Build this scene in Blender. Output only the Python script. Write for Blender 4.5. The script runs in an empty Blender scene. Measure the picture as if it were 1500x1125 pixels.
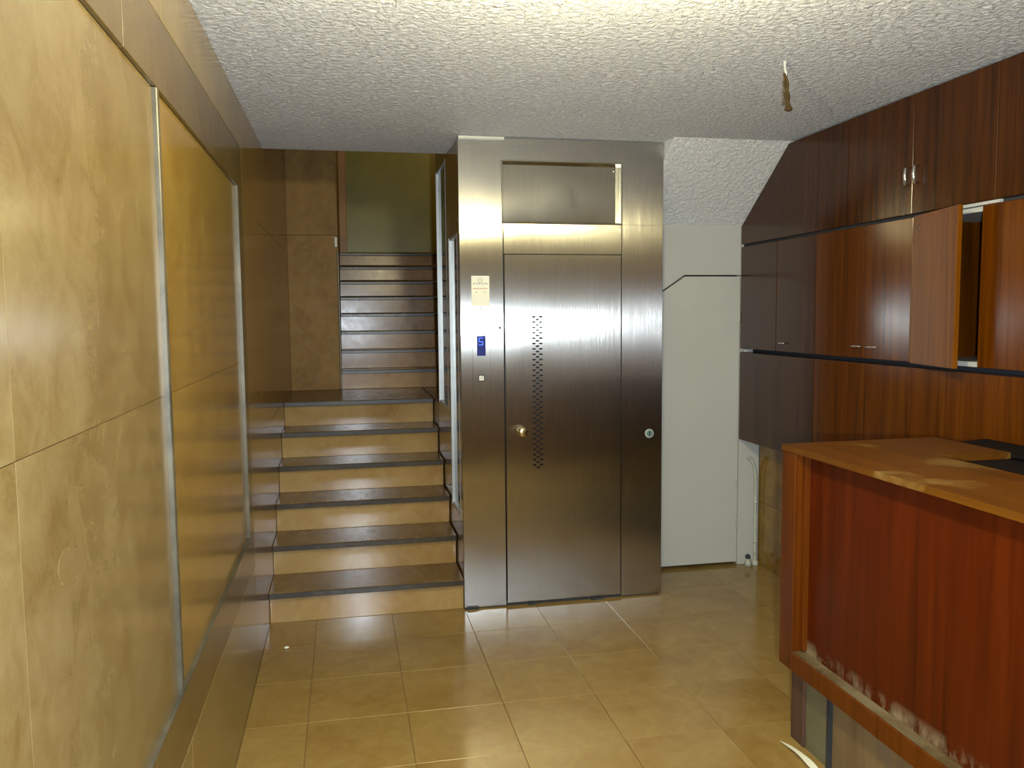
import bpy, bmesh, math, random
from mathutils import Vector, Matrix
random.seed(7)
S = bpy.context.scene
COL = S.collection

# ------------------------------------------------------------------ camera
cam_d = bpy.data.cameras.new('camera'); cam = bpy.data.objects.new('camera', cam_d); COL.objects.link(cam)
cam_d.sensor_fit = 'HORIZONTAL'; cam_d.sensor_width = 36.0; cam_d.lens = 1213.0/1500.0*36.0
cam_d.clip_start = 0.02
F_PX = 1213.0
def _dir(px, py):
    return Vector((px-750.0, -(py-562.5), -F_PX)).normalized()
_fy = _dir(505, 463)                       # depth vanishing point
_up = -_dir(885, 15000); _up = (_up - _fy*_up.dot(_fy)).normalized()
_rx = _fy.cross(_up)
rot = Matrix((_rx, _fy, _up))              # world-from-camera
M4 = rot.to_4x4(); M4.translation = Vector((0, 0, 1.65))
cam.matrix_world = M4
S.camera = cam

# ------------------------------------------------------------------ world, lights, exposure
w = bpy.data.worlds.new('world'); S.world = w; w.use_nodes = True
w.node_tree.nodes['Background'].inputs[0].default_value = (0.6, 0.6, 0.6, 1)
w.node_tree.nodes['Background'].inputs[1].default_value = 0.05
S.view_settings.view_transform = 'Standard'; S.view_settings.look = 'None'
S.view_settings.gamma = 1.0; S.view_settings.use_curve_mapping = False
S.view_settings.exposure = 0.0

LAMP_POS = (0.66, 1.83, 2.425); LAMP_RGB = (1.0, 0.885, 0.51); LAMP_STRENGTH = 960.0
FLASH_POS = (0.09, 0.0, 1.53); FLASH_W = 122.0; FLASH_RGB = (0.76, 0.88, 1.0)
UP_W = 16.0

fl = bpy.data.lights.new('camera_flash', 'AREA'); fl.shape = 'RECTANGLE'; fl.size = 0.05; fl.size_y = 0.03
fl.energy = FLASH_W; fl.color = FLASH_RGB
flo = bpy.data.objects.new('camera_flash', fl); COL.objects.link(flo)
fm = rot.to_4x4(); fm.translation = Vector(FLASH_POS); flo.matrix_world = fm
ul = bpy.data.lights.new('upper_landing_light', 'POINT'); ul.energy = UP_W; ul.color = (1.0, 0.72, 0.35); ul.shadow_soft_size = 0.06
ulo = bpy.data.objects.new('upper_landing_light', ul); COL.objects.link(ulo); ulo.location = (1.3, 8.0, 4.2)

# ------------------------------------------------------------------ materials
def nmat(name):
    m = bpy.data.materials.new(name); m.use_nodes = True
    nt = m.node_tree; b = nt.nodes['Principled BSDF']
    return m, nt, b
def N(nt, t, **kw):
    n = nt.nodes.new(t)
    for k, v in kw.items(): setattr(n, k, v)
    return n
def coords(nt, scale=(1, 1, 1), rotz=0, kind='Object', rand=False):
    tc = N(nt, 'ShaderNodeTexCoord'); mp = N(nt, 'ShaderNodeMapping')
    mp.inputs['Scale'].default_value = scale; mp.inputs['Rotation'].default_value = (0, 0, rotz)
    nt.links.new(tc.outputs[kind], mp.inputs['Vector'])
    if rand:
        oi = N(nt, 'ShaderNodeObjectInfo'); mu = N(nt, 'ShaderNodeMath', operation='MULTIPLY'); mu.inputs[1].default_value = 37.0
        nt.links.new(oi.outputs['Random'], mu.inputs[0])
        cb = N(nt, 'ShaderNodeCombineXYZ')
        for i in range(3): nt.links.new(mu.outputs[0], cb.inputs[i])
        nt.links.new(cb.outputs[0], mp.inputs['Location'])
    return mp.outputs['Vector']
def noise(nt, vec, scale, detail=4, rough=0.55, dist=0.0):
    n = N(nt, 'ShaderNodeTexNoise'); n.inputs['Scale'].default_value = scale; n.inputs['Detail'].default_value = detail
    n.inputs['Roughness'].default_value = rough; n.inputs['Distortion'].default_value = dist
    nt.links.new(vec, n.inputs['Vector']); return n.outputs['Fac']
def ramp(nt, fac, stops):
    r = N(nt, 'ShaderNodeValToRGB'); el = r.color_ramp.elements
    while len(el) < len(stops): el.new(0.5)
    for e, (p, c) in zip(el, stops):
        e.position = p; e.color = (c[0], c[1], c[2], 1) if isinstance(c, (tuple, list)) else (c, c, c, 1)
    nt.links.new(fac, r.inputs['Fac']); return r.outputs['Color']
def mix(nt, fac, a, b, mode='MIX'):
    m = N(nt, 'ShaderNodeMix', data_type='RGBA', blend_type=mode)
    for sock, v in ((m.inputs['Factor'], fac), (m.inputs['A'], a), (m.inputs['B'], b)):
        if hasattr(v, 'is_output'): nt.links.new(v, sock)
        elif isinstance(v, (int, float)): sock.default_value = v
        else: sock.default_value = (v[0], v[1], v[2], 1)
    return m.outputs['Result']
def bump(nt, b, h, strength, dist):
    n = N(nt, 'ShaderNodeBump'); n.inputs['Strength'].default_value = strength; n.inputs['Distance'].default_value = dist
    nt.links.new(h, n.inputs['Height']); nt.links.new(n.outputs['Normal'], b.inputs['Normal'])

def srgb(r, g, b):
    f = lambda c: (c/255/12.92) if c/255 <= 0.04045 else ((c/255+0.055)/1.055)**2.4
    return (f(r), f(g), f(b))

def marble(name, base, light, dark, rough=0.22, rand=True, scale=1.0, spec=0.45, tint_rand=0.10, bmp=0.0006):
    base, light, dark = [(c[0]*0.655, c[1]*0.62, c[2]*0.51) for c in (base, light, dark)]   # yellowish limestone
    m, nt, b = nmat(name)
    v = coords(nt, (scale, scale, scale), rand=rand)
    n1 = noise(nt, v, 2.2, 5, 0.6, 0.8)
    c = ramp(nt, n1, [(0.30, dark), (0.50, base), (0.72, light)])
    n2 = noise(nt, v, 9.0, 6, 0.65, 1.2)
    c = mix(nt, 0.35, c, ramp(nt, n2, [(0.35, dark), (0.65, light)]))
    n3 = noise(nt, v, 3.0, 8, 0.7, 2.5)                      # thin veins
    vein = ramp(nt, n3, [(0.485, 0.0), (0.5, 1.0), (0.515, 0.0)])
    vm = N(nt, 'ShaderNodeMath', operation='MULTIPLY'); vm.inputs[1].default_value = 0.22
    nt.links.new(vein, vm.inputs[0])
    c = mix(nt, vm.outputs[0], c, light)
    if tint_rand:
        oi = N(nt, 'ShaderNodeObjectInfo'); mr = N(nt, 'ShaderNodeMapRange')
        mr.inputs['To Min'].default_value = 1-tint_rand; mr.inputs['To Max'].default_value = 1+tint_rand*0.5
        nt.links.new(oi.outputs['Random'], mr.inputs['Value'])
        hs = N(nt, 'ShaderNodeHueSaturation'); nt.links.new(mr.outputs[0], hs.inputs['Value']); nt.links.new(c, hs.inputs['Color'])
        c = hs.outputs['Color']
    nt.links.new(c, b.inputs['Base Color']); b.inputs['Specular IOR Level'].default_value = spec
    n4 = noise(nt, v, 14, 4)
    rr = N(nt, 'ShaderNodeMapRange'); rr.inputs['To Min'].default_value = rough*0.75; rr.inputs['To Max'].default_value = rough*1.35
    nt.links.new(n4, rr.inputs['Value']); nt.links.new(rr.outputs[0], b.inputs['Roughness'])
    if bmp: bump(nt, b, noise(nt, v, 6, 3), 0.4, bmp)
    return m

def wood(name, dark, mid, light, rough=0.32, dust=None, dust_lo=0.58, axis='Z', fine=1.0, rand=True, spec=0.22, scuff=None):
    m, nt, b = nmat(name)
    dark, mid, light = [tuple(x*0.68 for x in c) for c in (dark, mid, light)]
    sc = {'Z': (26*fine, 26*fine, 0.9), 'X': (0.9, 26*fine, 26*fine), 'Y': (26*fine, 0.9, 26*fine)}[axis]
    v = coords(nt, sc, rand=rand)
    g = noise(nt, v, 1.0, 6, 0.6, 0.6)
    c = ramp(nt, g, [(0.28, dark), (0.5, mid), (0.75, light)])
    sc2 = tuple(s*4 for s in sc)
    g2 = noise(nt, coords(nt, sc2, rand=rand), 1.0, 4, 0.6, 0.2)
    c = mix(nt, 0.3, c, ramp(nt, g2, [(0.35, dark), (0.65, mid)]))
    ro = None
    if dust:
        d = noise(nt, coords(nt, (1, 1, 1)), 3.4, 6, 0.65, 0.4)
        dm = ramp(nt, d, [(dust_lo, 0.0), (dust_lo+0.14, 0.75)])
        c = mix(nt, dm, c, dust)
    if scuff:                                   # chipped, scraped veneer along the foot of the panel
        tc = N(nt, 'ShaderNodeTexCoord'); sx = N(nt, 'ShaderNodeSeparateXYZ'); nt.links.new(tc.outputs['Object'], sx.inputs[0])
        zr = N(nt, 'ShaderNodeMapRange'); zr.inputs['From Min'].default_value = scuff[0]; zr.inputs['From Max'].default_value = scuff[1]
        zr.inputs['To Min'].default_value = 1.0; zr.inputs['To Max'].default_value = 0.0; nt.links.new(sx.outputs['Z'], zr.inputs['Value'])
        sn = ramp(nt, noise(nt, coords(nt, (9, 9, 5)), 1.0, 5, 0.7), [(0.46, 0.0), (0.60, 1.0)])
        mm = N(nt, 'ShaderNodeMath', operation='MULTIPLY'); nt.links.new(sn, mm.inputs[0]); nt.links.new(zr.outputs[0], mm.inputs[1])
        c = mix(nt, mm.outputs[0], c, srgb(128, 112, 84))
    nt.links.new(c, b.inputs['Base Color']); b.inputs['Roughness'].default_value = rough; b.inputs['Specular IOR Level'].default_value = spec
    bump(nt, b, g2, 0.12, 0.0006)
    return m

def plain(name, col, rough=0.5, metal=0.0, spec=0.5, nz=0.08, nscale=8.0, emit=None, estr=0.0):
    m, nt, b = nmat(name)
    v = coords(nt)
    f = noise(nt, v, nscale, 5, 0.6)
    lo = tuple(c*(1-nz) for c in col); hi = tuple(min(1, c*(1+nz)) for c in col)
    nt.links.new(ramp(nt, f, [(0.3, lo), (0.7, hi)]), b.inputs['Base Color'])
    b.inputs['Roughness'].default_value = rough; b.inputs['Metallic'].default_value = metal
    b.inputs['Specular IOR Level'].default_value = spec
    if emit:
        b.inputs['Emission Color'].default_value = (*emit, 1); b.inputs['Emission Strength'].default_value = estr
    return m

def steel(name, col, rough, aniso, wave=0.0, groove=0.0):
    m, nt, b = nmat(name)
    b.inputs['Metallic'].default_value = 1.0
    v = coords(nt, (150, 150, 3))
    g = noise(nt, v, 1.0, 3, 0.5)
    lo = tuple(c*0.93 for c in col)
    nt.links.new(ramp(nt, g, [(0.3, lo), (0.7, col)]), b.inputs['Base Color'])
    b.inputs['Roughness'].default_value = rough; b.inputs['Anisotropic'].default_value = aniso
    t = N(nt, 'ShaderNodeTangent', direction_type='UV_MAP'); t.uv_map = 'uv'
    nt.links.new(t.outputs[0], b.inputs['Tangent'])
    if wave:
        big = noise(nt, coords(nt, (1.6, 1.6, 0.9)), 1.6, 1)
        n0 = N(nt, 'ShaderNodeBump'); n0.inputs['Strength'].default_value = 1.0; n0.inputs['Distance'].default_value = wave
        nt.links.new(big, n0.inputs['Height']); nrm = n0.outputs['Normal']
        if groove:
            gv = noise(nt, coords(nt, (900, 900, 1.2)), 1.0, 2)
            n1 = N(nt, 'ShaderNodeBump'); n1.inputs['Strength'].default_value = 1.0; n1.inputs['Distance'].default_value = groove
            nt.links.new(gv, n1.inputs['Height']); nt.links.new(nrm, n1.inputs['Normal']); nrm = n1.outputs['Normal']
        nt.links.new(nrm, b.inputs['Normal'])
    return m

def stucco(name, col, amp):
    m, nt, b = nmat(name)
    v = coords(nt)
    n1 = noise(nt, v, 42, 5, 0.6, 0.6); n2 = noise(nt, v, 2.0, 4)
    nt.links.new(ramp(nt, n2, [(0.3, tuple(c*0.93 for c in col)), (0.7, col)]), b.inputs['Base Color'])
    b.inputs['Roughness'].default_value = 0.55
    r = ramp(nt, n1, [(0.38, 0.0), (0.68, 1.0)])
    bump(nt, b, r, 1.0, amp)
    return m

MARBLE = marble('marble_tan', srgb(150, 130, 86), srgb(164, 146, 104), srgb(130, 108, 64), 0.16)
MARBLE_PANEL = marble('marble_panel', srgb(134, 115, 79), srgb(154, 138, 104), srgb(118, 96, 57), 0.18, tint_rand=0.03)
MARBLE_PANEL_GOLD = marble('marble_panel_gold', srgb(156, 128, 66), srgb(172, 146, 88), srgb(138, 106, 46), 0.15, tint_rand=0.03)
MARBLE_BAND = marble('marble_brown', srgb(114, 96, 62), srgb(128, 110, 76), srgb(96, 78, 48), 0.2)
MARBLE_STAIR = marble('marble_stairwell', srgb(160, 124, 54), srgb(176, 142, 70), srgb(128, 96, 36), 0.13)
MARBLE_PIER = marble('marble_pier', srgb(176, 136, 72), srgb(192, 154, 90), srgb(144, 106, 50), 0.5, spec=0.2)
RISER = marble('riser_stone', srgb(190, 156, 104), srgb(206, 178, 128), srgb(164, 126, 76), 0.14, tint_rand=0.06, spec=0.35)
RISER_UP = marble('riser_stone_upper', srgb(190, 144, 84), srgb(208, 166, 108), srgb(158, 112, 60), 0.2, tint_rand=0.08, spec=0.3)
TREAD = marble('tread_stone', srgb(142, 112, 68), srgb(164, 134, 88), srgb(110, 86, 50), 0.24, scale=1.6, tint_rand=0.06, spec=0.3)
NOSING = marble('nosing_shade_dirt', srgb(62, 52, 38), srgb(80, 68, 50), srgb(42, 36, 28), 0.3, scale=2.0)  # tread front edge: shadow and dirt both put into this dark colour
TILE = marble('floor_tile', srgb(172, 143, 86), srgb(182, 156, 102), srgb(156, 124, 66), 0.15, tint_rand=0.03, bmp=0.0002)
PATCH = marble('marble_patch', srgb(128, 110, 74), srgb(140, 122, 86), srgb(116, 96, 60), 0.25)
GROUT = plain('grout', srgb(116, 96, 56), 0.8)
CORE = plain('wall_core', srgb(90, 76, 50), 0.9)
WHITE_STUCCO = stucco('white_stucco', (0.93, 0.94, 0.95), 0.013)
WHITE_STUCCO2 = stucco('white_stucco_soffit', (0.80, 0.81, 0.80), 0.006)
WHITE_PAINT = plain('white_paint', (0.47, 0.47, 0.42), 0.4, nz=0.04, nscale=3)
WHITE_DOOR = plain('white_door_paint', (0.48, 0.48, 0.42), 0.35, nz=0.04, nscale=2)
GREEN = plain('olive_wall_paint', srgb(132, 124, 36), 0.35, nz=0.12, nscale=3)
BEIGE = plain('beige_plaster', srgb(165, 148, 112), 0.6)
VOID = plain('dark_void', (0.012, 0.012, 0.012), 0.9)
STEEL = steel('brushed_steel', (0.52, 0.505, 0.46), 0.20, 0.98, 0.004, 0.0004)
STEEL_P = steel('polished_steel', (0.54, 0.52, 0.44), 0.10, 0.3, 0.01)
ALU = plain('aluminium', (0.52, 0.52, 0.47), 0.35, metal=0.4, nz=0.06, nscale=20)
ALU_DULL = plain('dull_metal_edging', (0.10, 0.088, 0.06), 0.42, metal=0.3, nz=0.45, nscale=6)
BRASS = plain('brass', (0.72, 0.60, 0.36), 0.22, metal=1.0, nz=0.06)
CHROME = plain('chrome_handle', (0.75, 0.75, 0.73), 0.2, metal=1.0)
GAP = plain('dark_gap', (0.02, 0.022, 0.025), 0.7)
WOOD_TOP = wood('cabinet_wood_dark', srgb(44, 20, 2), srgb(76, 39, 4), srgb(96, 53, 7), 0.19, spec=0.3)
WOOD_MID = wood('cabinet_wood_red', srgb(60, 28, 2), srgb(102, 52, 4), srgb(122, 68, 9), 0.17, spec=0.42)
WOOD_LEAF = wood('cabinet_wood_light', srgb(88, 46, 4), srgb(134, 76, 8), srgb(152, 92, 15), 0.16, spec=0.45)
WOOD_FRONT = wood('counter_front_wood', srgb(62, 18, 1), srgb(88, 29, 1), srgb(104, 40, 3), 0.38, fine=0.9)
WOOD_FRONT_WORN = wood('counter_front_wood_worn', srgb(62, 18, 1), srgb(88, 29, 1), srgb(104, 40, 3), 0.38, fine=0.9, scuff=(0.39, 0.435))
WOOD_FRAME = wood('counter_frame_wood', srgb(74, 33, 3), srgb(104, 50, 5), srgb(120, 64, 10), 0.34)
WOOD_CTOP = wood('counter_top_wood', srgb(80, 44, 6), srgb(106, 63, 10), srgb(120, 76, 16), 0.42, dust=srgb(132, 108, 60), dust_lo=0.55, axis='Y')
WOOD_LEDGE = wood('dusty_ledge_wood', srgb(78, 58, 30), srgb(98, 80, 50), srgb(112, 96, 66), 0.6, dust=srgb(118, 106, 80), dust_lo=0.45, axis='Y')
PLY = wood('plywood', srgb(112, 90, 58), srgb(136, 112, 76), srgb(150, 128, 92), 0.6, dust=srgb(96, 88, 76), dust_lo=0.6, fine=0.4)
PLINTH_GREY = plain('plinth_grey', srgb(98, 93, 68), 0.5, nz=0.15)
PLINTH_POST = wood('plinth_post', srgb(58, 40, 36), srgb(92, 66, 56), srgb(128, 96, 70), 0.5, fine=0.8)
BLACK_LAM = plain('black_laminate', (0.006, 0.005, 0.005), 0.7, spec=0.1)
PAPER = plain('cream_paper', (0.82, 0.80, 0.62), 0.6, nz=0.03)
INK_GREY = plain('ink_grey', (0.36, 0.38, 0.34), 0.7)
INK_RED = plain('ink_red', (0.55, 0.22, 0.14), 0.7)
INK_GREEN = plain('ink_green', (0.35, 0.46, 0.22), 0.7)
SCREEN = plain('display_glass', (0.004, 0.006, 0.05), 0.25, emit=(0.01, 0.02, 0.22), estr=0.5)
DIGIT = plain('display_digit', (0.02, 0.05, 0.4), 0.4, emit=(0.03, 0.12, 1.0), estr=1.6)
BTN = plain('button_white', (0.62, 0.60, 0.52), 0.4)
TEAL = plain('badge_teal', (0.10, 0.19, 0.17), 0.4)
PIPE_W = plain('painted_pipe', (0.42, 0.42, 0.34), 0.45, nz=0.3, nscale=18)
WIRE = wood('rope_fibre', srgb(40, 30, 14), srgb(78, 60, 26), srgb(104, 84, 44), 0.8, fine=3)
PLASTER_BIT = plain('white_plaster', (0.42, 0.42, 0.40), 0.7)
ORANGE = plain('ochre_frame_paint', srgb(160, 116, 52), 0.45, nz=0.1)
GLOBE = plain('lamp_globe', (0.9, 0.9, 0.85), 0.4, emit=LAMP_RGB, estr=LAMP_STRENGTH)
def glass_mat():
    m, nt, b = nmat('smoky_glass')
    b.inputs['Base Color'].default_value = (0.10, 0.11, 0.08, 1); b.inputs['Roughness'].default_value = 0.06
    b.inputs['Transmission Weight'].default_value = 0.6; b.inputs['IOR'].default_value = 1.45
    v = coords(nt); bump(nt, b, noise(nt, v, 5, 2), 0.2, 0.001)
    return m
GLASS = glass_mat()

# ------------------------------------------------------------------ geometry helpers
ORIG = {}
def B(): return bmesh.new()
def box(bm, x0, x1, y0, y1, z0, z1, bev=0.0, seg=1):
    r = bmesh.ops.create_cube(bm, size=1.0)
    vs = r['verts']
    for v in vs:
        v.co = Vector(((x0+x1)/2+v.co.x*(x1-x0), (y0+y1)/2+v.co.y*(y1-y0), (z0+z1)/2+v.co.z*(z1-z0)))
    if bev:
        es = list({e for v in vs for e in v.link_edges})
        bmesh.ops.bevel(bm, geom=es, offset=bev, segments=seg, affect='EDGES', profile=0.5)
    return bm
def prism(bm, pts, axis, a, b):
    """polygon pts in the two other axes, extruded along axis from a to b"""
    def P(p, t):
        return {'X': (t, p[0], p[1]), 'Y': (p[0], t, p[1]), 'Z': (p[0], p[1], t)}[axis]
    lo = [bm.verts.new(P(p, a)) for p in pts]; hi = [bm.verts.new(P(p, b)) for p in pts]
    bm.faces.new(lo); bm.faces.new(hi)
    n = len(pts)
    for i in range(n): bm.faces.new((lo[i], lo[(i+1) % n], hi[(i+1) % n], hi[i]))
    bmesh.ops.recalc_face_normals(bm, faces=bm.faces[:])
    return bm
def tube(bm, pts, radii, seg=10):
    pts = [Vector(p) for p in pts]
    if isinstance(radii, (int, float)): radii = [radii]*len(pts)
    rings = []
    ref = None
    for i, p in enumerate(pts):
        t = (pts[min(i+1, len(pts)-1)]-pts[max(i-1, 0)]).normalized()
        if ref is None: ref = Vector((1, 0, 0)) if abs(t.x) < 0.9 else Vector((0, 1, 0))
        u = (ref - t*ref.dot(t)).normalized(); v = t.cross(u); ref = u
        rings.append([bm.verts.new(p+(u*math.cos(2*math.pi*k/seg)+v*math.sin(2*math.pi*k/seg))*radii[i]) for k in range(seg)])
    for a, b in zip(rings, rings[1:]):
        for k in range(seg): bm.faces.new((a[k], a[(k+1) % seg], b[(k+1) % seg], b[k]))
    bm.faces.new(rings[0]); bm.faces.new(rings[-1])
    bmesh.ops.recalc_face_normals(bm, faces=bm.faces[:])
    return bm
def lathe(bm, prof, center, axis='Y', seg=28):
    """prof: list of (radius, t) along axis from center"""
    c = Vector(center); rings = []
    for r, t in prof:
        ring = []
        for k in range(seg):
            a = 2*math.pi*k/seg; p, q = r*math.cos(a), r*math.sin(a)
            o = {'Y': Vector((p, t, q)), 'Z': Vector((p, q, t)), 'X': Vector((t, p, q))}[axis]
            ring.append(bm.verts.new(c+o))
        rings.append(ring)
    for a, b in zip(rings, rings[1:]):
        for k in range(seg): bm.faces.new((a[k], a[(k+1) % seg], b[(k+1) % seg], b[k]))
    bm.faces.new(rings[0]); bm.faces.new(rings[-1])
    bmesh.ops.recalc_face_normals(bm, faces=bm.faces[:])
    return bm
def uvs(me):
    uv = me.uv_layers.new(name='uv')
    for p in me.polygons:
        n = p.normal
        for li in p.loop_indices:
            c = me.vertices[me.loops[li].vertex_index].co
            if abs(n.z) > 0.7: uv.data[li].uv = (c.x, c.y)
            elif abs(n.x) > abs(n.y): uv.data[li].uv = (c.y, c.z)
            else: uv.data[li].uv = (c.x, c.z)
def obj(name, bm, mat, parent=None, base=None, smooth=False):
    """link bm (world coordinates) as one mesh object; origin at its parent's origin or at base"""
    o0 = ORIG[parent.name] if parent else Vector(base) if base else None
    if o0 is None:
        xs = [v.co for v in bm.verts]
        o0 = Vector(((min(v.x for v in xs)+max(v.x for v in xs))/2, (min(v.y for v in xs)+max(v.y for v in xs))/2, min(v.z for v in xs)))
    bmesh.ops.translate(bm, verts=bm.verts[:], vec=-o0)
    me = bpy.data.meshes.new(name); bm.to_mesh(me); bm.free()
    me.materials.append(mat); uvs(me)
    if smooth:
        for p in me.polygons: p.use_smooth = True
    o = bpy.data.objects.new(name, me); COL.objects.link(o)
    if parent: o.parent = parent
    else: o.location = o0
    ORIG[o.name] = o0
    return o
def tag(o, label=None, cat=None, group=None, kind=None):
    if label: o['label'] = label
    if cat: o['category'] = cat
    if group: o['group'] = group
    if kind: o['kind'] = kind
    return o
def thing(name, loc, label, cat, group=None, kind=None):
    e = bpy.data.objects.new(name, None); COL.objects.link(e); e.location = loc; e.empty_display_size = 0.1
    ORIG[e.name] = Vector(loc)
    return tag(e, label, cat, group, kind)
def struct(name, bm, mat, parent=None, label=None):
    o = obj(name, bm, mat, parent)
    if not parent: o['kind'] = 'structure'
    if label: o['label'] = label
    return o

# ================================================================== SETTING
XL, XR, YE, ZC = -0.437, 2.48, 4.497, 2.61
YB = -1.6                                    # wall behind the camera

# ---- floor with stone tiles
floor = struct('floor', box(B(), -0.6, 2.95, YB-0.1, 5.7, -0.12, -0.006), GROUT, label='polished yellowish stone tile floor of the lobby')
T = 0.405
xj = [XL] + [-0.19+T*i for i in range(8)]
xj = [x for x in xj if x < 2.6] + [2.66]
yj = [3.35+T*j for j in range(-13, 5)]
yj = [YB] + [y for y in yj if YB+0.05 < y < 4.9] + [5.0]
cache = {}
G = 0.0009
for i in range(len(xj)-1):
    for j in range(len(yj)-1):
        wx, wy = round(xj[i+1]-xj[i], 4), round(yj[j+1]-yj[j], 4)
        y1 = yj[j+1]
        cx, cy = xj[i], yj[j]
        if (wx, wy) not in cache:
            o = obj('floor_tile', box(B(), cx+G, cx+wx-G, cy+G, cy+wy-G, -0.03, 0.0, 0.0010), TILE, floor)
            me = o.data
            off = Vector((cx, cy, 0))
            for v in me.vertices: v.co -= off - ORIG[floor.name]
            o.location = off - ORIG[floor.name]
            cache[(wx, wy)] = o
        else:
            o = cache[(wx, wy)].copy(); COL.objects.link(o); o.parent = floor
            o.location = Vector((cx, cy, 0)) - ORIG[floor.name]

# ---- ceiling, sloped soffit
prof = [(-0.60, YB), (2.95, YB), (2.95, 4.36), (1.785, 4.36), (1.785, 4.9), (0.62, 4.9), (0.62, 5.02), (-0.60, 5.02)]
struct('ceiling', prism(B(), prof, 'Z', ZC, ZC+0.22), WHITE_STUCCO, label='white rough stucco ceiling')
struct('ceiling_sloped', prism(B(), [(4.36, ZC), (4.93, 2.20), (5.1, 2.20), (5.1, 2.83), (4.36, 2.83)], 'X', 1.79, 2.92), WHITE_STUCCO2,
       label='sloping white stucco soffit above the white door')

# ---- left wall with marble slabs
wl = struct('wall_left', box(B(), -0.75, -0.462, YB-0.1, 9.6, -0.1, 4.6), CORE, label='polished tan marble wall with framed panels')
def slab(y0, y1, z0, z1, m, x=XL, name='marble_slab', g=0.001, bev=0.0012):
    return obj(name, box(B(), -0.465, x, y0+g, y1-g, z0+g, z1-g, bev), m, wl)
XP = -0.448
Yp, Zp0, Zp1, Zb0, Zb1 = 3.765, 0.672, 2.212, 0.505, 2.400
for a, b in ((YB, 1.235), (1.235, 2.203), (2.229, Yp)):
    pm = MARBLE_PANEL if a < 2.0 else MARBLE_PANEL_GOLD
    for z0, z1 in ((Zp0, 1.455), (1.455, Zp1)): slab(a, b, z0, z1, pm, XP, g=0.0006, bev=0.0002)
pt = B()
ring = [(1.428+0.048*math.cos(a)*(1+0.12*math.sin(3*a)), 1.249+0.036*math.sin(a)*(1+0.15*math.cos(2*a+1))) for a in [2*math.pi*k/20 for k in range(20)]]
obj('stone_patch', prism(pt, ring, 'X', XP-0.002, XP+0.0006), PATCH, wl)
obj('mullion', box(B(), -0.465, XL+0.001, 2.203, 2.229, Zp0, Zp1, 0.002), ALU_DULL, wl)
for z0, z1 in ((Zb0, Zp0), (Zp1, Zb1)):
    for a, b in ((YB, 1.9), (1.9, 3.93)): slab(a, b, z0, z1, MARBLE_BAND)
slab(Yp, 3.93, Zp0, Zp1, MARBLE_BAND)
obj('panel_edging', box(B(), -0.454, XL+0.0015, Yp-0.003, Yp+0.001, Zp0, Zp1), ALU_DULL, wl)
obj('panel_edging', box(B(), -0.454, XL+0.0015, YB, Yp, Zp0-0.001, Zp0+0.003), ALU_DULL, wl)
for z0, z1 in ((0.0, Zb0), (Zb1, 2.61)):
    for a, b in ((YB, 0.7), (0.7, 2.3), (2.3, 3.93)): slab(a, b, z0, z1, MARBLE)
slab(3.93, 4.50, 0.0, 1.25, MARBLE_STAIR); slab(3.93, 4.50, 1.25, 2.61, MARBLE_STAIR)
for a, b in ((4.50, 5.70), (5.70, 6.90)):
    for z0, z1 in ((0, 1.05), (1.05, 2.15), (2.15, 3.3), (3.3, 4.5)):
        if z0 < 2.1 or a >= 5.0: slab(a, b, z0, z1, MARBLE_STAIR)
        elif z0 < 3: slab(a, 5.02, z0, 2.61, MARBLE_STAIR); slab(5.02, b, z0, z1, MARBLE_STAIR)
        else: slab(5.02, b, z0, z1, MARBLE_STAIR)

# ---- pier between the two flights, stairwell walls
pier = struct('wall_pier', box(B(), XL, -0.056, 6.93, 9.5, 0.9, 4.5), CORE, label='brown marble pier beside the upper stair flight')
for z0, z1 in ((1.05, 2.30), (2.30, 3.4), (3.4, 4.5)):
    obj('marble_slab', box(B(), XL, -0.05, 6.90, 6.935, z0+0.001, z1-0.001, 0.0015), MARBLE_PIER, pier)
    obj('marble_slab', box(B(), -0.06, -0.04, 6.936, 9.0, z0+0.001, z1-0.001, 0.0015), MARBLE_PIER, pier)
obj('corner_strip', box(B(), -0.046, -0.036, 6.894, 6.912, 1.05, 2.18, 0.002), ALU_DULL, pier)
struct('wall_far', box(B(), -0.75, 3.2, 9.6, 9.75, 0.0, 4.6), GREEN, label='olive green wall at the head of the stairs')
tr = struct('trim_1', box(B(), -0.035, 0.045, 9.10, 9.16, 2.29, 4.5, 0.006), ORANGE, label='ochre door frame upright at the top of the stairs')
obj('frame_head', box(B(), 0.08, 0.42, 9.57, 9.605, 3.50, 3.62, 0.004), ORANGE, tr)
struct('wall_stairwell', box(B(), 2.6, 2.75, 5.1, 9.7, 0.0, 4.6), BEIGE, label='plastered side wall of the stairwell')
struct('ceiling_stairwell', box(B(), -0.75, 3.2, 4.9, 9.75, 4.5, 4.65), BEIGE, label='ceiling of the stairwell')
struct('wall_stairwell_front', box(B(), -0.75, 3.2, 4.8, 4.9, 2.84, 4.6), BEIGE, label='plastered wall above the lobby ceiling edge')

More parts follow.
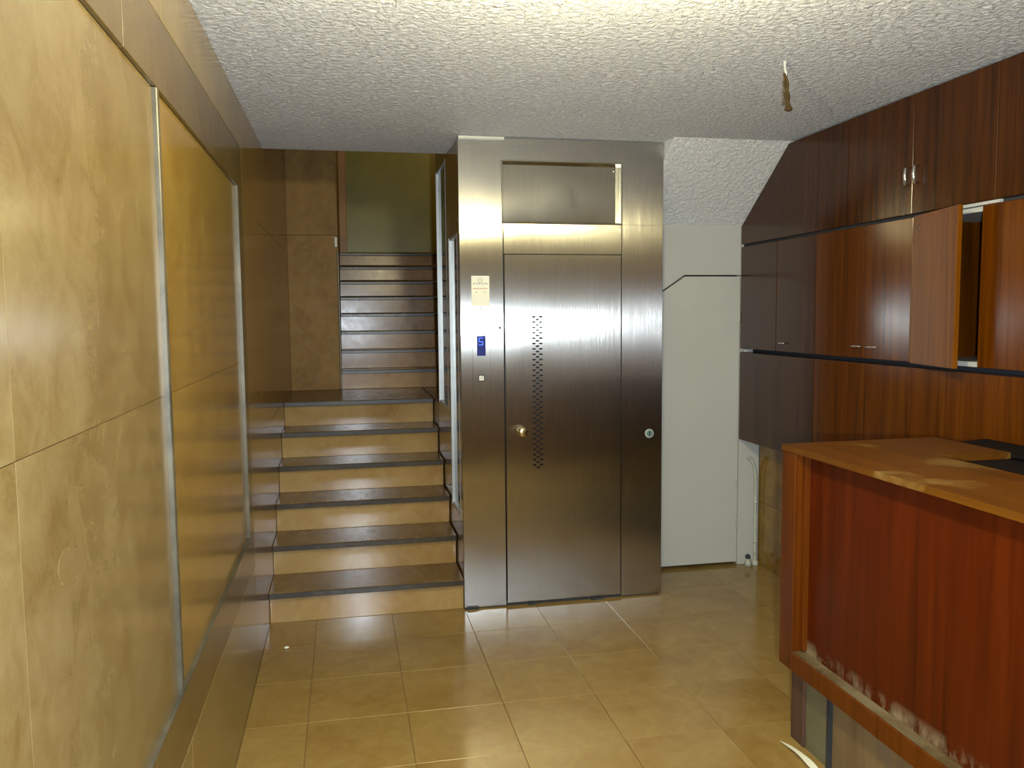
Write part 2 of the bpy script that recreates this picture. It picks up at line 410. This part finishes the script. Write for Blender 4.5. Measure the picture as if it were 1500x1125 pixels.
# ---- elevator shaft side wall with two windows
XS = 0.622
shaft = struct('wall_shaft', box(B(), XS+0.03, XS+0.08, 4.54, 4.60, 0, 2.6), MARBLE_STAIR, label='marble side wall of the elevator shaft along the stairs')
def sh(y0, y1, z0, z1): obj('marble_slab', box(B(), XS, XS+0.09, y0+0.001, y1-0.001, z0+0.001, z1-0.001, 0.001), MARBLE_STAIR, shaft)
W1 = (4.62, 4.975, 0.50, 2.105); W2 = (5.12, 5.615, 1.06, 2.60)
sh(4.54, W1[0], 0, 2.61); sh(W1[0], W1[1], 0, W1[2]); sh(W1[0], W1[1], W1[3], 2.61)
sh(W1[1], W2[0], 0, 1.3); sh(W1[1], W2[0], 1.3, 2.61)
sh(W2[0], W2[1], 0, W2[2]); sh(W2[0], W2[1], W2[3], 4.5); sh(W2[1], 5.66, 0, 2.0); sh(W2[1], 5.66, 2.0, 4.5)
sh(5.03, W2[0], 2.61, 4.5)
obj('shaft_back', box(B(), XS+0.09, 1.78, 5.58, 5.66, 0, 4.5), MARBLE_STAIR, shaft)
obj('shaft_lining', box(B(), 1.0, 1.05, 4.56, 5.55, 0.0, 3.0), VOID, shaft)
obj('shaft_side', box(B(), 1.70, 1.785, 4.542, 5.58, 0, 2.61), WHITE_PAINT, shaft)
for k, (a, b, z0, z1) in enumerate((W1, W2)):
    wf = struct('window_%d' % (k+1), box(B(), XS+0.012, XS+0.018, a+0.015, b-0.015, z0+0.015, z1-0.015), GLASS,
                label=('lower' if k == 0 else 'upper')+' narrow shaft window beside the stairs')
    t = 0.016
    obj('window_frame', box(B(), XS-0.006, XS+0.055, b-t, b, z0, z1, 0.002), ALU, wf)
    obj('window_frame', box(B(), XS-0.002, XS+0.055, a, a+t, z0, z1, 0.002), ALU, wf)
    obj('window_frame', box(B(), XS-0.002, XS+0.055, a+t, b-t, z0, z0+t, 0.002), ALU, wf)
    obj('window_frame', box(B(), XS-0.002, XS+0.055, a+t, b-t, z1-t, z1, 0.002), ALU, wf)

# ---- white rear wall with the cut-corner door under the stairs
YW = 4.93
DR = 2.478
head = [(1.785, 1.678), (2.101, 1.888), (DR+0.004, 1.888), (DR+0.004, 2.21), (1.785, 2.21)]
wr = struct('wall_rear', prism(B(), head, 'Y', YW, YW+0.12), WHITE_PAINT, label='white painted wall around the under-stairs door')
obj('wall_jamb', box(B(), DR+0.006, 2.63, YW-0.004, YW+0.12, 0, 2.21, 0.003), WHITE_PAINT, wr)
obj('void_backing', box(B(), 1.79, 2.5, YW+0.06, YW+0.1, 0.0, 1.9), VOID, wr)
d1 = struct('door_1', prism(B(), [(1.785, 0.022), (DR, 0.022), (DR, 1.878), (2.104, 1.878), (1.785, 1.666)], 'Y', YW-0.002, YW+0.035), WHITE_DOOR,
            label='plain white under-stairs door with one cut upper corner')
for z in (0.28, 0.52, 1.62):
    obj('hinge', lathe(B(), [(0.006, -0.035), (0.007, -0.033), (0.007, 0.033), (0.006, 0.035)], (DR-0.004, YW-0.005, z), 'Z', 10), PIPE_W, d1, smooth=True)

# ---- right wall, lower ledge wall, wall behind the camera
struct('wall_right', box(B(), 2.92, 3.05, YB-0.1, 5.05, -0.1, 2.7), BEIGE, label='plastered wall behind the wooden cabinets')
wrl = struct('wall_right_base', box(B(), 2.636, 2.92, YB, 4.926, 0, 0.828), CORE, label='marble clad base wall below the wooden cabinets')
yy = YB
while yy < 4.9:
    y2 = min(yy+0.93, 4.926)
    for z0, z1 in ((0, 0.42), (0.42, 0.828)):
        obj('marble_slab', box(B(), 2.622, 2.637, yy+0.001, y2-0.001, z0+0.001, z1-0.001, 0.001), MARBLE_STAIR, wrl)
    yy = y2
struct('wall_back', box(B(), -0.75, 3.05, YB-0.15, YB, -0.1, 2.7), BEIGE, label='plain wall of the lobby entrance side')

# ================================================================== STAIRS
R1, G1, NOS = 0.175, 0.30, 0.035
st = thing('stone_staircase', (0.09, 4.52, 0.0), 'lower stone stair flight with pale risers and dark worn treads', 'stairs')
for i in range(6):
    y = 4.52+G1*i; z = R1*i
    ye = y+G1+0.04 if i < 5 else 6.93
    obj('riser', box(B(), XL+0.001, XS-0.006, y, y+0.03, z, z+R1-0.032, 0.002), RISER, st)
    tr_ = obj('tread', box(B(), XL+0.001, XS-0.006, y-NOS+0.006, ye, z+R1-0.032, z+R1, 0.002), TREAD, st)
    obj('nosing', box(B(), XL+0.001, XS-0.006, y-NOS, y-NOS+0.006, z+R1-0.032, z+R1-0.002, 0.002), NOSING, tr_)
# solid core below the landing
obj('landing_core', box(B(), XL+0.001, XS-0.006, 6.06, 6.92, 0.0, 1.01), CORE, st)
obj('stair_core', prism(B(), [(4.56, 0.0), (6.05, 0.0), (6.05, 0.83), (4.56, 0.02)], 'X', XL+0.002, XS-0.007), CORE, st)

struct('floor_landing', box(B(), XS, 1.9, 5.67, 6.918, 0.0, 1.05), TREAD, label='half landing floor behind the elevator shaft')
R2, G2 = 0.155, 0.255
su = thing('stone_staircase', (0.9, 6.92, 1.05), 'upper narrower stone stair flight rising to the olive wall', 'stairs')
for i in range(8):
    y = 6.92+G2*i; z = 1.05+R2*i
    obj('riser', box(B(), -0.036, 1.9, y, y+0.03, z+0.001, z+R2-0.026, 0.002), RISER_UP, su)
    ye = y+G2+0.03 if i < 7 else 9.59
    tr_ = obj('tread', box(B(), -0.034, 1.9, y-0.024, ye, z+R2-0.026, z+R2, 0.002), TREAD, su)
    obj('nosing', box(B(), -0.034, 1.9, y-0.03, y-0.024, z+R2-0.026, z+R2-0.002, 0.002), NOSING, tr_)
obj('stair_core', prism(B(), [(6.96, 1.05), (9.55, 1.05), (9.55, 2.2), (8.75, 2.2)], 'X', -0.03, 1.89), CORE, su)
struct('wall_stair_right', box(B(), 1.902, 1.98, 5.67, 9.6, 0.0, 4.5), BEIGE, label='plastered right side wall of the upper flight')

sw = thing('light_switch', (-0.047, 6.893, 2.205), 'small white switch on the marble pier edge', 'switch')
obj('plate', box(B(), -0.066, -0.044, 6.885, 6.8985, 2.205, 2.285, 0.003), BTN, sw)
obj('rocker', box(B(), -0.061, -0.049, 6.881, 6.886, 2.225, 2.265, 0.002), PAPER, sw)

# ================================================================== ELEVATOR
el = thing('elevator_entrance', (1.20, YE+0.02, 0.0), 'brushed steel elevator front with solid door and recessed transom', 'elevator')
X0, XD0, XD1, X1 = 0.618, 0.863, 1.538, 1.785
ZD, ZT0, ZT1, ZTOP = 1.978, 2.147, 2.487, 2.604
XT0, XT1 = 0.852, 1.541
obj('left_column', box(B(), X0, XD0-0.005, YE, YE+0.045, 0.008, ZT0-0.001, 0.0015), STEEL, el)
obj('right_column', box(B(), XD1+0.0025, X1, YE, YE+0.045, 0.008, ZT0-0.001, 0.0015), STEEL, el)
hb = B()
box(hb, X0, XT0, YE, YE+0.045, ZT0-0.001, ZTOP); box(hb, XT1, X1, YE, YE+0.045, ZT0-0.001, ZTOP); box(hb, XT0, XT1, YE, YE+0.045, ZT1, ZTOP)
bmesh.ops.remove_doubles(hb, verts=hb.verts[:], dist=0.0001)
obj('header', hb, STEEL, el)
obj('lintel', box(B(), XD0-0.001, XD1+0.001, YE+0.001, YE+0.045, ZD+0.003, ZT0-0.001, 0.001), STEEL, el)
tn = obj('transom_panel', box(B(), XT0, XT1, YE+0.045, YE+0.055, ZT0, ZT1), STEEL_P, el)
f = 0.008
for za_ in (ZT0, ZT1-f): obj('transom_rail', box(B(), XT0, XT1, YE-0.006, YE+0.044, za_, za_+f, 0.0015), STEEL_P, tn)
for xa_ in (XT0, XT1-f): obj('transom_stile', box(B(), xa_, xa_+f, YE-0.006, YE+0.044, ZT0+f, ZT1-f, 0.0015), STEEL_P, tn)
for x in (XT0+0.028, XT1-0.034): obj('screw', lathe(B(), [(0.006, 0.0), (0.006, -0.004), (0.003, -0.006)], (x, YE+0.0449, ZT1-0.04), 'Y', 12), CHROME, tn, smooth=True)
obj('door_backing', box(B(), X0+0.02, X1-0.02, YE+0.046, YE+0.052, 0.01, 2.10), GAP, el)
# door leaf with real slotted vent
db = box(B(), XD0+0.003, XD1-0.002, YE+0.002, YE+0.040, 0.018, ZD, 0.001)
cut = B()
slots = []
pitch = 0.0297
for k in range(29):
    z = 1.636-pitch*k
    slots += [(1.029, z), (1.068, z), (1.0485, z-pitch/2)]
for (x, z) in slots:
    hw, hh = 0.0105, 0.0044
    pts = []
    for k in range(5):
        a = -math.pi/2+math.pi*k/4; pts.append((x+hw-hh+hh*math.cos(a), z+hh*math.sin(a)))
    for k in range(5):
        a = math.pi/2+math.pi*k/4; pts.append((x-hw+hh+hh*math.cos(a), z+hh*math.sin(a)))
    lo = [cut.verts.new((p[0], YE-0.02, p[1])) for p in pts]; hi = [cut.verts.new((p[0], YE+0.06, p[1])) for p in pts]
    cut.faces.new(lo); cut.faces.new(hi)
    for k in range(10): cut.faces.new((lo[k], lo[(k+1) % 10], hi[(k+1) % 10], hi[k]))
bmesh.ops.recalc_face_normals(cut, faces=cut.faces[:])
m1 = bpy.data.meshes.new('tmp_door'); db.to_mesh(m1); db.free(); m2 = bpy.data.meshes.new('tmp_cut'); cut.to_mesh(m2); cut.free()
o1 = bpy.data.objects.new('tmp_door', m1); o2 = bpy.data.objects.new('tmp_cut', m2); COL.objects.link(o1); COL.objects.link(o2)
md = o1.modifiers.new('b', 'BOOLEAN'); md.operation = 'DIFFERENCE'; md.object = o2; md.solver = 'EXACT'
bpy.context.view_layer.update()
dg = bpy.context.evaluated_depsgraph_get()
res = bpy.data.meshes.new_from_object(o1.evaluated_get(dg))
db = B(); db.from_mesh(res)
for o in (o1, o2): bpy.data.objects.remove(o)
for m in (m1, m2, res): bpy.data.meshes.remove(m)
door = obj('door_leaf', db, STEEL, el)
kn = obj('door_knob', lathe(B(), [(0.018, 0.0), (0.026, -0.001), (0.026, -0.006), (0.013, -0.010), (0.012, -0.024), (0.022, -0.030), (0.029, -0.038), (0.030, -0.047), (0.025, -0.055), (0.014, -0.059), (0.004, -0.060)],
         (0.952, YE+0.0025, 0.999), 'Y'), BRASS, door, smooth=True)
# control strip
cp = obj('control_panel', box(B(), 0.681, 0.778, YE-0.003, YE, 1.183, 1.690, 0.001), STEEL, el)
dp = obj('floor_display', box(B(), 0.707, 0.755, YE-0.005, YE-0.002, 1.425, 1.535, 0.001), SCREEN, cp)
dgt = B(); dx, dz, t, s = 0.7285, 1.505, 0.0045, 0.0125
box(dgt, dx-s, dx+s, YE-0.0062, YE-0.005, dz+0.02-t, dz+0.02); box(dgt, dx-s, dx-s+t, YE-0.0062, YE-0.005, dz, dz+0.02-t)
box(dgt, dx-s, dx+s, YE-0.0062, YE-0.005, dz-t, dz); box(dgt, dx+s-t, dx+s, YE-0.0062, YE-0.005, dz-0.022, dz-t); box(dgt, dx-s, dx+s-t, YE-0.0062, YE-0.005, dz-0.022, dz-0.022+t)
tag(obj('display_digit', dgt, DIGIT, cp), 'glowing blue numeral 5')
bt = obj('call_button', box(B(), 0.712, 0.747, YE-0.0065, YE-0.002, 1.285, 1.320, 0.0015), GAP, cp)
obj('button_face', box(B(), 0.716, 0.743, YE-0.009, YE-0.005, 1.289, 1.316, 0.0015), BTN, cp)
vb = B()
for sgn in (-1, 1):
    prism(vb, [(0.7295+sgn*0.0075, 1.309), (0.7295+sgn*0.0035, 1.309), (0.7295, 1.300), (0.7295, 1.294)], 'Y', YE-0.0096, YE-0.0088)
obj('down_mark', vb, INK_GREY, cp)
for z in (1.684, 1.196): obj('screw', lathe(B(), [(0.0035, 0.0), (0.0035, -0.002), (0.001, -0.003)], (0.730, YE-0.003, z), 'Y', 10), GAP, cp, smooth=True)
obj('key_switch', lathe(B(), [(0.008, 0.0), (0.008, -0.006), (0.005, -0.008)], (0.836, YE, 1.578), 'Y', 14), GAP, el, smooth=True)
bd = obj('round_badge', lathe(B(), [(0.026, 0.0), (0.026, -0.003), (0.020, -0.0035)], (1.708, YE, 0.958), 'Y', 24), ALU, el, smooth=False)
obj('badge_face', lathe(B(), [(0.019, -0.003), (0.019, -0.0045)], (1.708, YE, 0.958), 'Y', 24), TEAL, bd)
obj('badge_bar', box(B(), 1.7045, 1.7115, YE-0.006, YE-0.004, 0.946, 0.970), GAP, bd)
for x0, x1 in ((0.625, 0.700), (0.985, 1.028), (1.355, 1.425)):
    obj('shim', prism(B(), [(x0, 0.0), (x1, 0.0), (x1-0.006, 0.013), (x0+0.012, 0.016)], 'Y', YE-0.012, YE+0.04), GAP, el)
obj('threshold', box(B(), X0+0.01, X1-0.01, YE+0.012, YE+0.05, 0.0, 0.018), GAP, el)
obj('top_flashing', box(B(), X0, 0.87, YE-0.012, YE+0.02, 2.592, 2.608, 0.002), ALU, el)

nt_ = thing('paper_notice', (0.73, YE-0.001, 1.699), 'cream paper notice taped to the steel left elevator column', 'notice')
obj('sheet', box(B(), 0.681, 0.780, YE-0.002, YE-0.0005, 1.699, 1.862), PAPER, nt_)
yb, yf = YE-0.002, YE-0.0026
eb = B()
for k in range(18):
    if k in (4, 13): continue
    a0, a1 = 2*math.pi*k/18, 2*math.pi*(k+0.9)/18
    prism(eb, [(0.7285+0.0125*math.cos(a0), 1.838+0.013*math.sin(a0)), (0.7285+0.0125*math.cos(a1), 1.838+0.013*math.sin(a1)),
               (0.7285+0.0085*math.cos(a1), 1.838+0.009*math.sin(a1)), (0.7285+0.0085*math.cos(a0), 1.838+0.009*math.sin(a0))], 'Y', yf, yb)
tag(obj('emblem', eb, INK_GREY, nt_), kind='stuff')
lb = B()
for k in range(10):
    x = 0.690+0.0085*k
    box(lb, x, x+0.0035, yf, yb, 1.815+0.003*(k % 2), 1.823+0.003*((k+1) % 2)); box(lb, x, x+0.0065, yf, yb, 1.816+0.004*(k % 3)/2, 1.8185+0.004*(k % 3)/2)
tag(obj('print_line', lb, INK_GREY, nt_), kind='stuff')
lb = B()
for k in range(14):
    x = 0.688+0.006*k; box(lb, x, x+0.004, yf, yb, 1.7905, 1.7945+0.001*(k % 3))
tag(obj('print_line', lb, INK_RED, nt_), kind='stuff')
for x in (0.702, 0.748): obj('print_mark', box(B(), x, x+0.010, yf, yb, 1.7705, 1.7745), INK_GREEN, nt_)

# ================================================================== RIGHT CABINETS
XC0 = XR+0.022; XC1 = 2.915
def door_part(parent, y0, y1, z0, z1, m, name='door', poly=None):
    if poly: b = prism(B(), poly, 'X', XR, XR+0.02)
    else: b = box(B(), XR, XR+0.02, y0+0.002, y1-0.002, z0, z1, 0.0015)
    return obj(name, b, m, parent)
def hbar(door, y, z, L, vertical=False, x=XR):
    b = B()
    if vertical:
        tube(b, [(x, y, z-L/2), (x-0.022, y, z-L/2+0.004), (x-0.024, y, z), (x-0.022, y, z+L/2-0.004), (x, y, z+L/2)], [0.005, 0.007, 0.008, 0.007, 0.005], 10)
    else:
        tube(b, [(x, y-L/2, z), (x-0.018, y-L/2+0.004, z), (x-0.02, y, z), (x-0.018, y+L/2-0.004, z), (x, y+L/2, z)], [0.003, 0.004, 0.0045, 0.004, 0.003], 10)
    obj('handle', b, CHROME, door, smooth=True)
def unit(y0, y1, z0, z1, label, group, m, splits, carc=None, hollow=False, handles=(), vertical=False, skip=(), doormats=None):
    t = thing('wall_cabinet', ((XC0+XC1)/2, (y0+y1)/2, z0), label, 'cabinet', group)
    if hollow:
        th = 0.02
        obj('side_board', box(B(), XC0, XC1, y0+0.001, y0+th, z0, z1), WHITE_PAINT, t); obj('side_board', box(B(), XC0, XC1, y1-th, y1-0.001, z0, z1), WOOD_MID, t)
        obj('bottom_board', box(B(), XC0, XC1, y0+th, y1-th, z0, z0+th), WHITE_PAINT, t); obj('top_board', box(B(), XC0, XC1, y0+th, y1-th, z1-th, z1), WHITE_PAINT, t)
        obj('back_board', box(B(), XC1-0.01, XC1, y0+th, y1-th, z0+th, z1-th), WOOD_MID, t)
    elif carc: obj('carcass', prism(B(), carc, 'X', XC0, XC1), WOOD_TOP, t)
    else: obj('carcass', box(B(), XC0, XC1, y0+0.001, y1-0.001, z0, z1), WOOD_TOP, t)
    ys = [y0]+list(splits)+[y1]
    ds = []
    for k in range(len(ys)-1):
        if k in skip: ds.append(None); continue
        ds.append(door_part(t, ys[k], ys[k+1], z0+0.001, z1-0.001, (doormats or {}).get(k, m)))
    for (k, y, z, L) in handles: hbar(ds[k], y, z, L, vertical)
    return t, ds
za, zb = 2.078, 2.600
YA = 3.79
# top row: the slanted unit follows the soffit
t = thing('wall_cabinet', ((XC0+XC1)/2, 4.35, za), 'dark top cabinet cut to a slant under the sloping soffit', 'cabinet', 'dark wood wall cabinets')
sl = [(YA+0.002, za), (4.922, za), (4.922, 2.196), (4.364, 2.598), (YA+0.002, 2.598)]
obj('carcass', prism(B(), sl, 'X', XC0, XC1), WOOD_TOP, t)
door_part(t, 0, 0, 0, 0, WOOD_TOP, poly=[(YA+0.002, za+0.001), (4.92, za+0.001), (4.92, 2.192), (4.362, 2.596), (YA+0.002, 2.596)])
unit(2.82, YA, za, zb, 'dark top cabinet with two small upright chrome handles', 'dark wood wall cabinets', WOOD_TOP, [3.305],
     handles=((0, 3.268, 2.245, 0.075), (1, 3.325, 2.245, 0.075)), vertical=True)
unit(1.85, 2.82, za, zb, 'dark top cabinet beside the one with chrome handles', 'dark wood wall cabinets', WOOD_TOP, [2.335])
# middle row
z0, z1 = 1.42, 2.063
unit(4.06, 4.922, z0, z1, 'dark middle cabinet touching the white door jamb', 'dark wood wall cabinets', WOOD_TOP, [4.47], handles=((0, 4.385, 1.47, 0.06),))
unit(3.292, 4.06, z0, z1, 'middle cabinet with two slim horizontal bar handles', 'dark wood wall cabinets', WOOD_MID, [3.625], handles=((0, 3.553, 1.478, 0.085), (1, 3.672, 1.478, 0.075)))
tc, dc = unit(2.46, 3.292, z0, z1, 'middle cabinet with one door hanging ajar', 'dark wood wall cabinets', WOOD_MID, [2.885], hollow=True, skip=(1,))
# the ajar leaf, hinged on its far edge
lw = 0.402; lb = box(B(), 0.0, 0.02, -lw, 0.0, z0-0.004, z1+0.004, 0.0015)
bmesh.ops.rotate(lb, verts=lb.verts[:], cent=(0, 0, 0), matrix=Matrix.Rotation(math.radians(-14.0), 3, 'Z'))
bmesh.ops.translate(lb, verts=lb.verts[:], vec=(XR, 3.29, 0))
leaf = obj('door', lb, WOOD_LEAF, tc)
we = box(B(), -0.0012, 0.004, -0.0045, -0.0005, z0+0.01, z1-0.12, 0.0008)
bmesh.ops.rotate(we, verts=we.verts[:], cent=(0, 0, 0), matrix=Matrix.Rotation(math.radians(-14.0), 3, 'Z'))
bmesh.ops.translate(we, verts=we.verts[:], vec=(XR, 3.29, 0))
obj('worn_edge', we, PLY, leaf)
leaf['label'] = 'lighter worn door hanging ajar'
pb = B()
for (u, z, rr) in ((0.06, z1-0.055, 0.016),):
    lathe(pb, [(rr, 0.0), (rr*0.8, -0.0015)], (XR-math.sin(math.radians(14))*u-0.0003, 3.29-math.cos(math.radians(14))*u, z), 'X', 16)
obj('lock_scar', pb, WOOD_TOP, leaf)
unit(1.63, 2.46, z0, z1, 'middle cabinet beyond the ajar door', 'dark wood wall cabinets', WOOD_MID, [2.045])
# lower row
z0, z1 = 0.832, 1.396
unit(4.06, 4.922, z0, z1, 'dark lower cabinet above the white pipes', 'dark wood wall cabinets', WOOD_TOP, [])
unit(3.28, 4.06, z0, z1, 'reddish lower cabinet under the bar handles', 'dark wood wall cabinets', WOOD_MID, [])
unit(2.46, 3.28, z0, z1, 'lower cabinet under the ajar door behind the counter', 'dark wood wall cabinets', WOOD_MID, [])
unit(1.63, 2.46, z0, z1, 'lower cabinet beside the counter corner', 'dark wood wall cabinets', WOOD_MID, [])
# filler rails between the rows; the gaps' shade is put into their dark colour
tb = thing('filler_rail', (2.7, 3.3, 1.396), 'dark recessed rail between middle and lower cabinets', 'rail')
obj('rail', box(B(), 2.57, XC1, 1.63, 4.922, 1.396, 1.42), GAP, tb)
obj('white_chip', box(B(), 2.484, 2.53, 4.86, 4.92, 1.398, 1.418, 0.004), PLASTER_BIT, tb)
tb = thing('filler_rail', (2.7, 3.3, 2.063), 'dark recessed rail between top and middle cabinets', 'rail')
obj('rail', box(B(), 2.4995, XC1, 1.63, 4.922, 2.063, 2.078), GAP, tb)
obj('white_edge', box(B(), 2.484, 2.499, 2.80, 3.04, 2.0645, 2.0765), PLASTER_BIT, tb)

# ================================================================== COUNTER
CX, CYF, CZ = 1.617, 2.85, 1.152
CN = 0.75
ct = thing('reception_counter', (1.8, 1.8, 0.0), 'reddish wooden reception counter with worn orange brown top', 'counter')
top = [(CX-0.004, CYF), (CX-0.004, CN), (1.995, CN), (1.995, 2.47), (2.275, 2.47), (2.275, CYF)]
tb = prism(B(), top, 'Z', CZ-0.022, CZ)
obj('counter_top', tb, WOOD_CTOP, ct)
obj('end_post', box(B(), CX, CX+0.055, 2.757, CYF, 0.300, CZ-0.022, 0.003), WOOD_FRAME, ct)
obj('inner_strip', box(B(), CX+0.028, CX+0.054, 2.728, 2.757, 0.385, CZ-0.022, 0.002), WOOD_FRAME, ct)
obj('front_panel', box(B(), CX+0.045, CX+0.062, CN, 2.757, 0.375, CZ-0.022), WOOD_FRONT_WORN, ct)
br = obj('bottom_rail', box(B(), CX, CX+0.055, CN, 2.757, 0.300, 0.374, 0.003), WOOD_FRAME, ct)
obj('dusty_ledge', box(B(), CX+0.004, CX+0.044, CN, 2.752, 0.374, 0.379, 0.001), WOOD_LEDGE, br)
obj('end_panel', box(B(), CX+0.056, 2.27, 2.825, CYF-0.004, 0.300, CZ-0.022), WOOD_FRONT, ct)
obj('back_panel', box(B(), 1.960, 1.980, CN, 2.48, 0.300, CZ-0.022), WOOD_FRONT, ct)
obj('near_end_panel', box(B(), CX+0.063, 1.959, CN+0.001, CN+0.02, 0.319, CZ-0.022), WOOD_FRONT, ct)
obj('arm_panel', box(B(), 1.98, 2.27, 2.475, 2.49, 0.300, CZ-0.022), WOOD_FRONT, ct)
obj('arm_end', box(B(), 2.255, 2.27, 2.491, 2.824, 0.300, CZ-0.022), WOOD_FRONT, ct)
obj('bottom_board', box(B(), CX+0.056, 1.96, CN, 2.824, 0.300, 0.318), WOOD_FRONT, ct)
# recessed base
obj('base_post', box(B(), 1.662, 1.70, 2.742, 2.832, 0.0, 0.300, 0.003), PLINTH_POST, ct)
obj('base_panel', box(B(), 1.672, 1.69, 2.585, 2.741, 0.0, 0.300), PLINTH_GREY, ct)
obj('base_divider', box(B(), 1.657, 1.70, 2.562, 2.584, 0.0, 0.300), GAP, ct)
obj('base_panel', box(B(), 1.668, 1.69, 1.66, 2.561, 0.0, 0.300), PLY, ct)
obj('base_panel', box(B(), 1.668, 1.69, CN, 1.658, 0.0, 0.300), PLY, ct)
obj('base_end', box(B(), 1.70, 2.20, 2.79, 2.81, 0.0, 0.300), PLINTH_GREY, ct)
# black desk surface behind and black sheet on the arm
dk = thing('desk_insert', (2.2, 1.6, 0.30), 'black laminate desk shelf sunk behind the counter top', 'desk')
obj('desk_top', box(B(), 1.982, 2.44, CN, 2.472, 1.105, 1.128, 0.002), BLACK_LAM, dk)
for y in (0.8, 1.6, 2.40): obj('bracket', prism(B(), [(1.982, 1.105), (2.40, 1.105), (1.982, 0.85)], 'Y', y, y+0.02), BLACK_LAM, dk)
sb = prism(B(), [(2.275, 2.470), (2.290, 2.750), (2.46, 2.795), (2.46, 2.10), (2.272, 2.10)], 'Z', CZ-0.016, CZ-0.006)
sh_ = thing('black_sheet', (2.36, 2.5, CZ-0.016), 'black glossy sheet bridging from counter arm to the lower cabinets', 'sheet')
obj('panel', sb, BLACK_LAM, sh_)
obj('support_strip', box(B(), 2.455, 2.479, 2.10, 2.79, CZ-0.05, CZ-0.017), BLACK_LAM, sh_)

# ================================================================== SMALL THINGS
# twisted rope stub hanging from the ceiling
rp = thing('hanging_rope', (1.69, 3.0, 2.425), 'short frayed brown rope stub hanging from the stucco ceiling', 'rope')
rb = B()
for ph in (0, math.pi):
    pts = []; rad = []
    for k in range(15):
        u = k/14; z = 2.562-(2.562-2.432)*u
        pts.append((1.686+0.014*u+0.005*math.cos(ph+u*9), 3.0+0.005*math.sin(ph+u*9), z)); rad.append(0.0048+0.0016*u)
    tube(rb, pts, rad, 8)
obj('strand', rb, WIRE, rp, smooth=True)
obj('knot', lathe(B(), [(0.004, 0.012), (0.013, 0.007), (0.016, 0.0), (0.012, -0.006), (0.004, -0.008)], (1.701, 3.0, 2.430), 'Z', 12), WIRE, rp, smooth=True)
obj('plaster_cap', tube(B(), [(1.684, 3.0, 2.612), (1.682, 3.0, 2.598), (1.684, 3.001, 2.58), (1.689, 3.0, 2.565), (1.690, 3.0, 2.552)], [0.010, 0.006, 0.005, 0.0055, 0.003], 8), PLASTER_BIT, rp, smooth=True)

# painted pipes on the white jamb
pp = thing('heating_pipe', (2.60, 4.9, 0.0), 'cream painted pipe with hooked top on the white jamb', 'pipe')
pts = [(2.556, 4.93, 0.70), (2.556, 4.905, 0.703), (2.562, 4.896, 0.695), (2.574, 4.894, 0.665), (2.585, 4.894, 0.62), (2.590, 4.894, 0.56), (2.590, 4.894, 0.3), (2.592, 4.894, 0.03), (2.592, 4.894, 0.0)]
obj('tube', tube(B(), pts, 0.011, 12), PIPE_W, pp, smooth=True)
for z in (0.42, 0.16): obj('clip', lathe(B(), [(0.0125, -0.008), (0.0145, -0.006), (0.0145, 0.006), (0.0125, 0.008)], (2.591, 4.894, z), 'Z', 12), ALU, pp, smooth=True)
obj('foot_collar', lathe(B(), [(0.022, 0.0), (0.024, 0.01), (0.018, 0.035), (0.012, 0.04)], (2.592, 4.894, 0.0), 'Z', 14), PIPE_W, pp, smooth=True)
pv = thing('pipe_stub', (2.538, 4.87, 0.0), 'short capped pipe stub on the floor by the jamb', 'pipe')
obj('stub', lathe(B(), [(0.022, 0.0), (0.023, 0.02), (0.014, 0.034), (0.012, 0.05)], (2.538, 4.885, 0.0), 'Z', 14), PIPE_W, pv, smooth=True)
obj('cap', lathe(B(), [(0.015, 0.05), (0.017, 0.056), (0.015, 0.072), (0.006, 0.078)], (2.538, 4.885, 0.0), 'Z', 14), GAP, pv, smooth=True)

# torn strip on the floor at the counter base
ss = B(); L = []
for k in range(11):
    u = k/10; x = 1.604+0.006*math.sin(u*3)+0.012*u; y = 2.80-0.26*u; wd = 0.006+0.022*min(1, u*2.2)+0.004*math.sin(u*11); z = 0.004+0.012*math.sin(u*math.pi)
    L.append([ss.verts.new((x-wd/2, y, z+0.004)), ss.verts.new((x+wd/2, y, z)), ss.verts.new((x+wd/2, y, z+0.003)), ss.verts.new((x-wd/2, y, z+0.007))])
for a, b in zip(L, L[1:]):
    for k in range(4): ss.faces.new((a[k], a[(k+1) % 4], b[(k+1) % 4], b[k]))
ss.faces.new(L[0]); ss.faces.new(L[-1]); bmesh.ops.recalc_face_normals(ss, faces=ss.faces[:])
bmesh.ops.translate(ss, verts=ss.verts[:], vec=(0, 0, -min(v.co.z for v in ss.verts)))
tag(obj('torn_strip', ss, PAPER), 'torn white strip lying on the floor at the counter base', 'scrap')
# tiny litter near the stairs
lt = B(); bmesh.ops.create_icosphere(lt, subdivisions=2, radius=0.012)
for v in lt.verts: v.co = Vector((v.co.x*1.0-0.326+random.uniform(-.002, .002), v.co.y*0.7+4.15, (v.co.z+0.012)*0.5+random.uniform(0, .001)))
tag(obj('litter_scrap', lt, PAPER), 'tiny pale crumpled scrap on the floor near the lowest step', 'scrap')

# ceiling lamp (just above the frame)
lx, ly, lz = LAMP_POS
cl = thing('ceiling_lamp', (lx, ly, ZC), 'bare round globe ceiling lamp over the lobby', 'lamp')
obj('rose', lathe(B(), [(0.05, 0.0), (0.055, -0.012), (0.03, -0.03), (0.028, -0.055)], (lx, ly, ZC), 'Z', 24), BTN, cl, smooth=True)
gb = B(); bmesh.ops.create_uvsphere(gb, u_segments=24, v_segments=16, radius=0.055)
bmesh.ops.translate(gb, verts=gb.verts[:], vec=(lx, ly, lz))
obj('globe', gb, GLOBE, cl, smooth=True)
